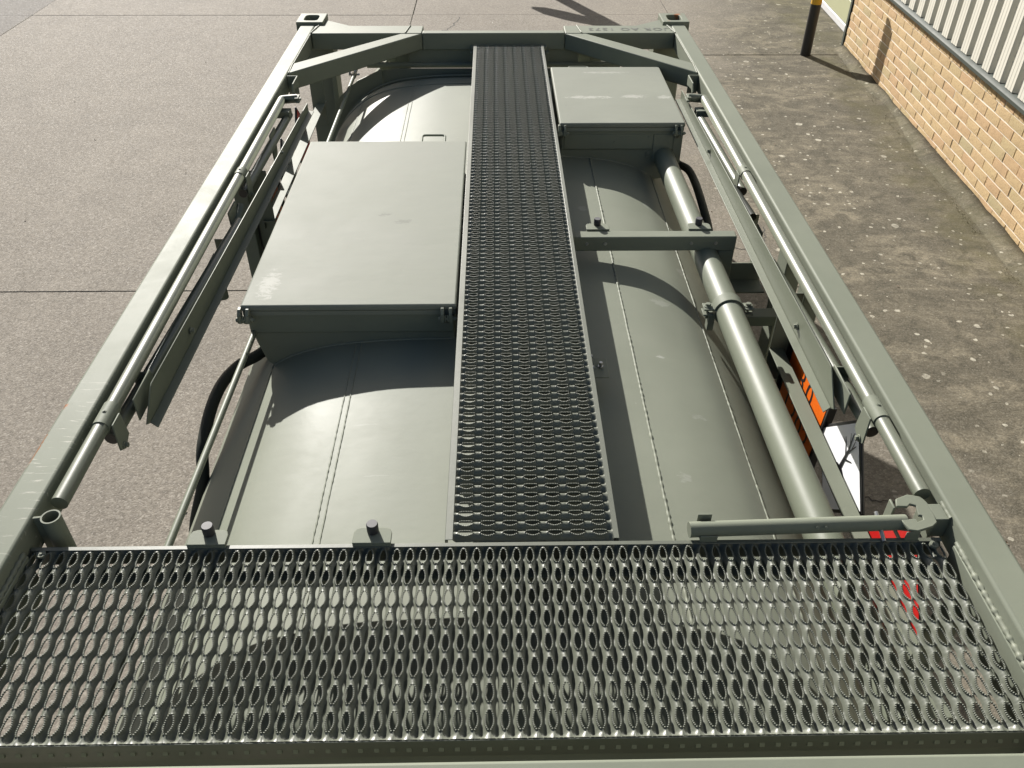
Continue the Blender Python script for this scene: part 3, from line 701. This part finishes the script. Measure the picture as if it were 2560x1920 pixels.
vB, fB = grip(123, 7, 3.955/123, .0558, .0208, .0076, .0160, .0018, .0076, 26, .0016, 'x', (-.1005, 1.374, ZW-.001), gx=1.5, pw=.75)
longw = np_part('long_walkway', vB, fB, M_grip, T, 'narrow serrated steel walkway along the tank crown')
fl = MB()
fl.box(-1.122, 1.10, 1.3555, 1.3585, 1.180, 1.2410).box(-1.122, 1.10, 1.3465, 1.3585, 1.2412, 1.2430).box(-1.122, 1.10, .8535, .8565, 1.180, 1.2395)
part('walkway_flange', fl, M_grip, cross, bev=.001)
fl = MB(); fl.box(-.122, -.103, 1.368, 5.335, 1.2412, 1.2428).box(-.1225, -.1195, 1.368, 5.335, 1.175, 1.241).box(.3045, .3075, 1.368, 5.335, 1.175, 1.241).box(.2935, .3075, 1.368, 5.335, 1.2412, 1.2428).box(-.1195, .3045, 1.3655, 1.3685, 1.180, 1.2305).box(-.1, .31, 5.333, 5.336, 1.18, 1.2315)
part('walkway_flange', fl, M_grip, longw, bev=.001)
# pale slanted tabs on the near flange, imitating light through its holes
dm = MB()
for k in range(69):
    x = -1.122+(k+.5)*2.222/69
    dm.add([(x-.005, .8534, 1.214), (x+.005, .8534, 1.214), (x+.005, .8495, 1.206), (x-.005, .8495, 1.206), (x-.005, .8534, 1.203), (x+.005, .8534, 1.203)], [(0, 3, 2, 1), (3, 4, 5, 2), (0, 4, 3), (1, 2, 5)])
part('hole_light_tab', dm, M_weld, cross)['kind'] = 'stuff'
# bearers under the walkways
part('walkway_bearer', MB().box(-1.1, 1.1, 1.30, 1.352, 1.150, 1.178).box(-1.1, 1.1, .862, .905, 1.13, 1.178), M_paint, T, bev=.003)
for y in (1.7, 2.6, 3.5, 4.4, 5.0): part('walkway_bearer', MB().box(-.10, .295, y-.02, y+.02, 1.0885, 1.178), M_paint, T, bev=.003)
part('walkway_foot', MB().box(.308, .372, 2.12, 2.225, 1.150, 1.155).box(.308, .312, 2.12, 2.225, 1.1555, 1.20), M_paint, T, bev=.006)
fb = MB(); fb.bolt((.348, 2.175, 1.155), (0, 0, 1), .006, .02); fb.bolt((.312, 2.20, 1.18), (1, 0, 0), .006, .01); fb.bolt((.312, 2.14, 1.18), (1, 0, 0), .006, .01); part('bolt', fb, M_steel, T)
part('end_shoe', MB().box(-.14, .33, 5.338, 5.387, 1.205, 1.2285).box(-.145, -.127, 5.30, 5.387, 1.15, 1.205).box(.32, .34, 5.30, 5.387, 1.15, 1.205), M_paint, T, bev=.003)
for (x, y) in ((-1.09, 1.336), (1.075, 1.336)):
    ws = MB(); ws.tube([(x, y, 1.239), (x, y, 1.2455)], .0105, 16); ws.bolt((x, y, 1.2455), (0, 0, 1), .004, .003); part('washer', ws, M_weld, cross)
# plate under the right rail with a rough weld along its top
for s in (-1, 1):
    part('rail_plate', MB().box(*sorted((s*1.115, s*1.1265)), .80, 1.325, 1.12, 1.252), M_paint, T, bev=.002)
    wb = MB(); bead(wb, [(s*1.124, .80, 1.2545), (s*1.124, 1.33, 1.2555)], .0065, .007, 7, .9); part('weld', wb, M_weld, T)

# --- rubber stops
def stop(xc, y0, y1, z, w=.094):
    r = .016; pts = [(xc-w/2, y0), (xc+w/2, y0), (xc+w/2, y1-r), (xc+w/2-r*.3, y1-r*.3), (xc+w/2-r, y1), (xc-w/2+r, y1), (xc-w/2+r*.3, y1-r*.3), (xc-w/2, y1-r)]
    b = part('stop_bracket', MB().prism(pts, z-.006, z).box(xc-w/2, xc+w/2, y0, y0+.006, z-.030, z-.0065), M_paint, T, bev=.0015)
    yc = (y0+y1)/2+.012
    part('buffer', MB().tube([(xc, yc, z), (xc, yc, z+.003), (xc, yc, z+.026), (xc, yc, z+.029)], [.0135, .0145, .0145, .013], 20), M_rubber, b)
stop(-.699, 1.350, 1.398, 1.255); stop(-.299, 1.350, 1.400, 1.255)
# --- cantilever bracket on the right
cant = part('cantilever_arm', MB().box(.322, .983, 2.995, 3.050, 1.120, 1.184), M_paint, T, bev=.005)
part('cantilever_leg', MB().box(.917, .9825, 2.998, 3.047, .985, 1.119), M_paint, T, bev=.004)
part('arm_plate', MB().box(.3085, .3215, 2.965, 3.09, 1.10, 1.205), M_paint, T, bev=.002)
cb = MB()
for x in (.375, .45, .80, .90): cb.bolt((x, 2.995, 1.155), (0, -1, 0), .005, .004)
part('bolt', cb, M_steel, cant)
stop(.424, 3.052, 3.104, 1.190); stop(.842, 3.052, 3.104, 1.190)
# --- cross members from shell to side frame
part('cross_channel', MB().box(.955, 1.12, 2.93, 3.03, .955, .963).box(.955, 1.12, 3.022, 3.03, .9635, 1.045), M_paint, T, bev=.002)
part('cross_bar', MB().box(.95, 1.12, 2.690, 2.752, .955, 1.0), M_paint, T, bev=.003)
for s in (-1, 1):
    for (y, w_) in ((2.86, .11), (2.61, .075)) if s > 0 else ((3.62, .10),):
        part('side_post', MB().box(*sorted((s*1.135, s*1.20)), y-w_/2, y+w_/2, .16, 1.194), M_paint, T, bev=.004)
    hy = (3.24, 3.10) if s > 0 else (3.05, 2.88)
    hk = MB().box(*sorted((s*1.075, s*1.08)), hy[0]-.03, hy[0]+.05, 1.06, 1.175).box(*sorted((s*1.08, s*1.13)), hy[0]-.03, hy[0]-.025, 1.06, 1.17).box(*sorted((s*1.10, s*1.105)), hy[1]-.05, hy[1]+.03, .98, 1.17)
    hk.tube([(s*1.105, hy[1]-.04, 1.03), (s*1.12, hy[1]-.14, 1.02)], .016, 10)
    part('rail_hook', hk, M_paint, T, bev=.002)
    # short stub tube hanging under the fin on the left
part('stub_tube', MB().tube([(-1.035, 2.72, 1.195), (-1.035, 2.72, 1.085)], .021, 16), M_paint, T)
part('stub_tube', MB().tube([(-1.07, 3.25, 1.20), (-1.055, 2.95, 1.15)], .018, 14), M_paint, T)
part('stub_tube', MB().tube([(1.045, 3.37, 1.215), (1.07, 3.12, 1.205)], .0185, 14), M_hose, T)  # dark hose material stands in for the shade on this tube
# --- folded handrails, one each side
def fin(s, yA, yB, xA, xB, zt, zb):
    """toe board: upright plate with a small inward flange along its foot, clipped at the near end"""
    th = .004; n = .02
    outer = [(yA, zt[0]), (yA, zb[0]), (yB+.02, zb[1]), (yB, zb[1]+.012), (yB+.085, zt[1]-.008), (yB+.10, zt[1])]
    mb = MB(); v = []
    X = lambda y: xA+(xB-xA)*(y-yA)/(yB-yA)
    m_ = len(outer)
    for dx in (0, s*th): v += [(X(y)*s+dx, y, z) for y, z in outer]
    f = [tuple(range(m_)), tuple(range(m_, 2*m_))[::-1]]+[(i, m_+i, m_+(i+1) % m_, (i+1) % m_) for i in range(m_)]
    if s > 0: f = [q[::-1] for q in f]
    mb.add(v, f)
    fx = [(X(yA)*s-s*.0005, yA), (X(yB+.02)*s-s*.0005, yB+.02), (X(yB+.02)*s-s*.028, yB+.002), (X(yA)*s-s*.028, yA)]
    zz = [zb[0], zb[1], zb[1], zb[0]]
    zz = [zb[0], zb[1], zb[1]-.003, zb[0]-.003]
    v = [(x, y, z) for (x, y), z in zip(fx, zz)]+[(x, y, z+.004) for (x, y), z in zip(fx, zz)]
    f = [(0, 1, 2, 3), (7, 6, 5, 4), (0, 4, 5, 1), (1, 5, 6, 2), (2, 6, 7, 3), (3, 7, 4, 0)]
    if s < 0: f = [q[::-1] for q in f]
    mb.add(v, f); return mb
def handrail(s):
    z = 1.276; x = 1.091
    hr = part('handrail', MB().tube(arc_path([(s*x, 1.472, z), (s*x, 4.30, z), (s*(x-.075), 4.318, z)], .012, 3), .0212, 20), M_rod, T)
    part('end_lug', MB().box(*sorted((s*1.020, s*1.000)), 4.285, 4.345, 1.262, 1.272).box(*sorted((s*1.024, s*1.004)), 4.285, 4.345, 1.28, 1.288), M_paint, hr, bev=.002)
    if s > 0: F = fin(s, 4.52, 1.90, 1.018, 1.02, (1.245, 1.288), (1.192, 1.186))
    else: F = fin(s, 4.40, 1.86, .985, 1.018, (1.222, 1.272), (1.178, 1.184))
    fo = part('toe_board', F, M_pipe, hr, bev=.001)
    fb = MB()
    for y in (2.30, 3.75): fb.bolt((s*1.0175 if s > 0 else s*(.993+.015*(4.2-y)/2), y, 1.225), (-s, 0, 0), .008, .012)
    part('bolt', fb, M_weld, fo)
    for (yA, sl) in ((1.80, .09), (3.40, .06)):
        part('sleeve', MB().tube([(s*x, yA-sl/2, z), (s*x, yA+sl/2, z)], .0245, 20).bolt((s*x, yA, z+.0245), (0, 0, 1), .004, .003), M_paint, hr)
        part('pivot_plate', MB().prism([(yA-.045, 1.285), (yA+.01, 1.285), (yA+.02, 1.20), (yA-.02, 1.178), (yA-.05, 1.195)], *sorted((s*1.055, s*1.060)), 'x').bolt((s*1.055, yA-.025, 1.195), (-s, 0, 0), .008, .012), M_paint, hr, bev=.0015)
    # stanchions folded flat behind the toe board, black discs paint the shade in their open near ends
    for (p0, p1) in ((((1.095, 1.79, 1.205), (1.050, 2.75, 1.205))), ((1.085, 3.36, 1.205), (1.060, 4.27, 1.21))):
        a, b = Vector((s*p0[0], p0[1], p0[2])), Vector((s*p1[0], p1[1], p1[2]))
        if s < 0 and p0[1] < 2: b = Vector((-1.04, 3.1, 1.205))
        st = part('stanchion', MB().tube([a, b], .0205, 18), M_rod, hr)
        d = (a-b).normalized(); part('bore_shade', MB().tube([a+d*.0003, a+d*.001], .0175, 18), M_black, st)
    part('kick_plate', MB().box(*sorted((s*1.046, s*1.052)), 1.885, 2.035, 1.19, 1.268), M_paint, hr, bev=.004)
    part('kick_plate', MB().box(*sorted((s*1.05, s*1.11)), 2.04, 2.046, 1.17, 1.25), M_paint, hr, bev=.002)
    # catch bracket near the diagonal brace
    part('catch_bracket', MB().box(*sorted((s*1.072, s*1.1265)), 4.625, 4.633, 1.19, 1.289).prism([(4.632, 1.289), (4.50, 1.289), (4.47, 1.25), (4.49, 1.235), (4.52, 1.25), (4.632, 1.235)], *sorted((s*1.068, s*1.075)), 'x'), M_paint, T, bev=.002)
    part('rail_clip', MB().box(*sorted((s*1.04, s*1.126)), 4.20, 4.26, 1.215, 1.248), M_paint, T, bev=.003)
    return hr
handrail(-1); handrail(1)
for (y, sd_) in ((3.95, -1), (3.15, -1)):
    part('rail_lug', MB().prism([(y-.06, 1.25), (y+.05, 1.25), (y+.02, 1.13), (y-.05, 1.10)], *sorted((sd_*1.07, sd_*1.078)), 'x'), M_paint, T, bev=.002)
# socket on the left and the stowed arm on the right, both just beyond the cross walkway
so = MB(); n = 24; cx, cy = -1.083, 1.412
so.ring([(cx+.0235*math.cos(2*math.pi*k/n), cy+.0235*math.sin(2*math.pi*k/n)) for k in range(n)], [(cx+.0195*math.cos(2*math.pi*k/n), cy+.0195*math.sin(2*math.pi*k/n)) for k in range(n)], 1.135, 1.293)
so.sm = [True]*len(so.sm); sk = part('post_socket', so, M_paint, T); sk.data.set_sharp_from_angle(angle=R(40))
part('socket_web', MB().prism([(-1.106, 1.293), (-1.127, 1.290), (-1.127, 1.165), (-1.10, 1.155)], 1.408, 1.415, 'y'), M_paint, T, bev=.001)
ar = MB().tube([(.478, 1.375, 1.262), (.50, 1.376, 1.262), (1.02, 1.392, 1.262)], .0195, 22)
for k in (0, 1): ar.bolt((.79+.022*k, 1.365, 1.276), (0, -.6, .8), .003, .002)
arm = part('stowed_arm', ar, M_paint, T)
part('arm_clip', MB().box(.502, .545, 1.352, 1.3555, 1.190, 1.262).box(.502, .537, 1.40, 1.404, 1.25, 1.288).box(.505, .540, 1.3555, 1.40, 1.238, 1.2415), M_paint, T, bev=.001)
part('arm_pin', MB().tube([(.955, 1.42, 1.27), (.955, 1.345, 1.245)], .0055, 10), M_steel, arm)
ab = MB()
out = [(1.008, 1.43), (1.015, 1.455), (1.05, 1.470), (1.082, 1.462), (1.090, 1.44), (1.090, 1.395), (1.088, 1.375), (1.072, 1.362), (1.03, 1.348), (1.010, 1.352), (1.002, 1.385), (1.040, 1.388), (1.040, 1.377), (1.058, 1.385), (1.060, 1.398), (1.052, 1.40), (1.058, 1.432), (1.045, 1.437), (1.035, 1.428)]
ab.prism(out, 1.272, 1.280); ab.box(1.003, 1.009, 1.43, 1.462, 1.20, 1.272).box(1.006, 1.04, 1.349, 1.353, 1.20, 1.272).box(1.083, 1.089, 1.38, 1.46, 1.20, 1.272)
ab.box(1.02, 1.028, 1.35, 1.46, 1.195, 1.203)
part('arm_fork', ab, M_paint, T, bev=.003)
part('fork_block', MB().box(1.0895, 1.1268, 1.385, 1.438, 1.215, 1.278), M_paint, T, bev=.002)
wb = MB(); bead(wb, [(1.126, 1.385, 1.281), (1.126, 1.44, 1.281)], .006, .006); part('weld', wb, M_weld, T)

# --- hazard plates hung under the side rails, faces turned inwards
def rotz_face(s):
    """matrix whose local x reads left to right, y is up, z faces the tank"""
    xl = Vector((0, -s, 0)); zl = Vector((-s, 0, 0)); yl = Vector((0, 0, 1)); return Matrix((xl, yl, zl)).transposed().to_4x4()
def flatpoly(polys, mw):
    mb = MB()
    for p in polys:
        n = len(p); mb.add([mw @ Vector((a, b, 0)) for a, b in p], [tuple(range(n))] if sum(p[i][0]*p[(i+1) % n][1]-p[(i+1) % n][0]*p[i][1] for i in range(n)) > 0 else [tuple(range(n))[::-1]])
    return mb
def tapered(a, b, w0, w1):
    a, b = Vector(a), Vector(b); d = (b-a).normalized(); n_ = Vector((-d.y, d.x)); return [tuple(a+n_*w0), tuple(a-n_*w0), tuple(b-n_*w1), tuple(b+n_*w1)]
TREE = [tapered((.0, -.02), (.012, .075), .010, .006), tapered((.012, .07), (.006, .15), .005, .002), tapered((.010, .06), (.045, .125), .004, .0015), tapered((.028, .095), (.030, .135), .003, .001), tapered((.008, .045), (-.035, .10), .0045, .0015), tapered((-.02, .08), (-.05, .085), .0025, .001), tapered((.008, .10), (-.012, .135), .003, .001), tapered((.006, .03), (.055, .06), .004, .0015), [(-.05, -.03), (.06, -.03), (.045, -.02), (.015, -.008), (-.02, -.012)]]
FISH = [[(-.005, -.055), (.03, -.035), (.075, -.035), (.11, -.055), (.075, -.08), (.03, -.075)], [(.02, -.058), (-.03, -.03), (-.02, -.06), (-.035, -.085)], [(-.11, -.045), (-.02, -.040), (-.03, -.05), (-.10, -.06)]]
FLAME = [[(-.045, 0), (-.055, .03), (-.035, .055), (-.03, .04), (-.012, .095), (.008, .055), (.018, .075), (.035, .045), (.042, .055), (.052, .02), (.035, -.01), (-.02, -.012)], [(-.06, -.022), (.06, -.022), (.06, -.032), (-.06, -.032)]]
def tilt(o, s):
    o.rotation_euler = (0, s*R(3), 0)
def placard(s, kind, yc, zc):
    x = 1.118; F = rotz_face(s)
    mw = Matrix.Translation((s*x, yc, zc)) @ F
    def at(d): return Matrix.Translation((s*(x-d), yc, zc)) @ F

    if kind == 'orange':
        a, b = .20, .15
        bk = MB().box(*sorted((s*x, s*(x+.012))), yc-a-.012, yc+a+.012, zc-b-.012, zc+b+.012)
        p = part('orange_plate', bk, M_black, T, 'orange hazard plate reading 30 over 1202', bev=.002)
        pan = MB()
        for z0, z1 in ((.006, b-.012), (-b+.012, -.006)): pan.box(*sorted((s*x-s*.0015, s*x-s*.0003)), yc-a+.012, yc+a-.012, zc+z0, zc+z1)
        part('orange_panel', pan, M_orange, p)
        m1 = at(.0022); m1.translation += Vector((0, 0, .075)); text_part('plate_digits', '30', .135, M_ink, p, m1, 1.25)
        m2 = at(.0022); m2.translation += Vector((0, 0, -.075)); text_part('plate_digits', '1202', .135, M_ink, p, m2, 1.1)
        part('plate_holder', MB().box(*sorted((s*(x-.012), s*(x+.016))), yc-a-.022, yc-a-.0125, zc-b-.02, zc+b+.02).box(*sorted((s*(x-.012), s*(x+.016))), yc+a+.0125, yc+a+.022, zc-b-.02, zc+b+.02).box(*sorted((s*(x-.012), s*x)), yc-a-.01, yc+a+.01, zc-.006, zc+.004), M_black, p, bev=.001); tilt(p, s)
        return
    h = .198
    dia = [(h, 0), (0, h), (-h, 0), (0, -h)]
    mat, lab, nm = (M_white, 'white diamond placard with a black dead tree and fish', 'fish_placard') if kind == 'fish' else (M_red, 'red diamond placard with a black flame and figure 3', 'flame_placard')
    bk = MB(); n = 4; v = [Matrix.Translation((s*dx, 0, 0)) @ mw @ Vector((a*1.05, b*1.05, 0)) for dx in (.010, .0005) for a, b in dia]
    bk.add(v, [(3, 2, 1, 0), (4, 5, 6, 7)]+[(i, (i+1) % 4, 4+(i+1) % 4, 4+i) for i in range(4)])
    p = part(nm, bk, M_black, T, lab, bev=.003)
    part('placard_face', flatpoly([[(a*.97, b*.97) for a, b in dia]], at(.0015)), mat, p)
    if kind == 'fish':
        part('tree_symbol', flatpoly([[(a*.92, b*.92+.015) for a, b in q] for q in TREE], at(.003)), M_ink, p)
        part('fish_symbol', flatpoly([[(a*.95, b*.95+.01) for a, b in q] for q in FISH], at(.0035)), M_ink, p)
    else:
        part('flame_symbol', flatpoly([[(a, b+.05) for a, b in q] for q in FLAME], at(.003)), M_ink, p)
        m3 = at(.003); m3.translation += Vector((0, 0, -.12)); text_part('plate_digits', '3', .07, M_ink, p, m3)
    tilt(p, s)
placard(1, 'orange', 2.33, .852); placard(1, 'fish', 1.93, .925); placard(1, 'red', 1.48, .93)
placard(-1, 'orange', 3.84, .85); placard(-1, 'fish', 4.31, .86); placard(-1, 'red', 4.74, .87)
for s, ya, yb in ((1, 1.05, 2.56), (-1, 3.60, 5.2)):
    part('placard_bar', MB().box(*sorted((s*1.045, s*1.098)), ya, yb, .942, .948).box(*sorted((s*1.0925, s*1.098)), ya, yb, .905, .9415), M_paint, T, bev=.001)
    for yy in ((2.555, 1.2) if s > 0 else (3.62, 5.15)):
        part('placard_hanger', MB().box(*sorted((s*1.045, s*1.125)), yy-.003, yy+.003, .80, 1.194), M_paint, T, bev=.002)
part('data_plate', MB().box(-1.12, -1.116, 3.66, 3.70, .86, 1.00), M_steel, T)

# ------------------------------------------------------------------ scatter on the yard
def twig(x, y, a, l, m_=M_leaf):
    mb = MB(); dx, dy = math.cos(a), math.sin(a)
    mb.tube([(x, y, .004), (x+dx*l*.5, y+dy*l*.5, .009), (x+dx*l, y+dy*l, .006)], [.004, .006, .003], 6)
    o = part('twig', mb, m_, None); return o
deb = MB()
for _ in range(70):
    x, y = random.uniform(-6, 3.4), random.uniform(1.5, 11); a = random.random()*6.28; l = random.uniform(.008, .022); w_ = l*.4; dx, dy = math.cos(a), math.sin(a)
    deb.add([(x, y, .003), (x+dx*l*.5-dy*w_, y+dy*l*.5+dx*w_, .008), (x+dx*l, y+dy*l, .004), (x+dx*l*.5+dy*w_, y+dy*l*.5-dx*w_, .006)], [(0, 3, 2, 1)])
prop(part('dead_leaves', deb, M_leaf, None), 'small dead leaf scraps scattered over the concrete yard', 'leaf litter', kind='stuff')

# unseen post and paddle of guessed shape, added only to cast the yard shadow
sg = thing('shadow_caster', 'unseen post with a drooping oval paddle, added beyond the container to cast a shadow', 'shadow_caster', (.1, 13.2, 0))
part('post', MB().tube([(.1, 13.2, 0), (.1, 13.2, 2.25)], .10, 20), M_trim, sg)
part('paddle', MB().tube([(.1, 13.2, 1.78), (-.05, 13.18, 1.62), (-.22, 13.15, 1.46), (-.36, 13.13, 1.32), (-.44, 13.12, 1.23)], [.05, .10, .12, .10, .03], 16), M_trim, sg)
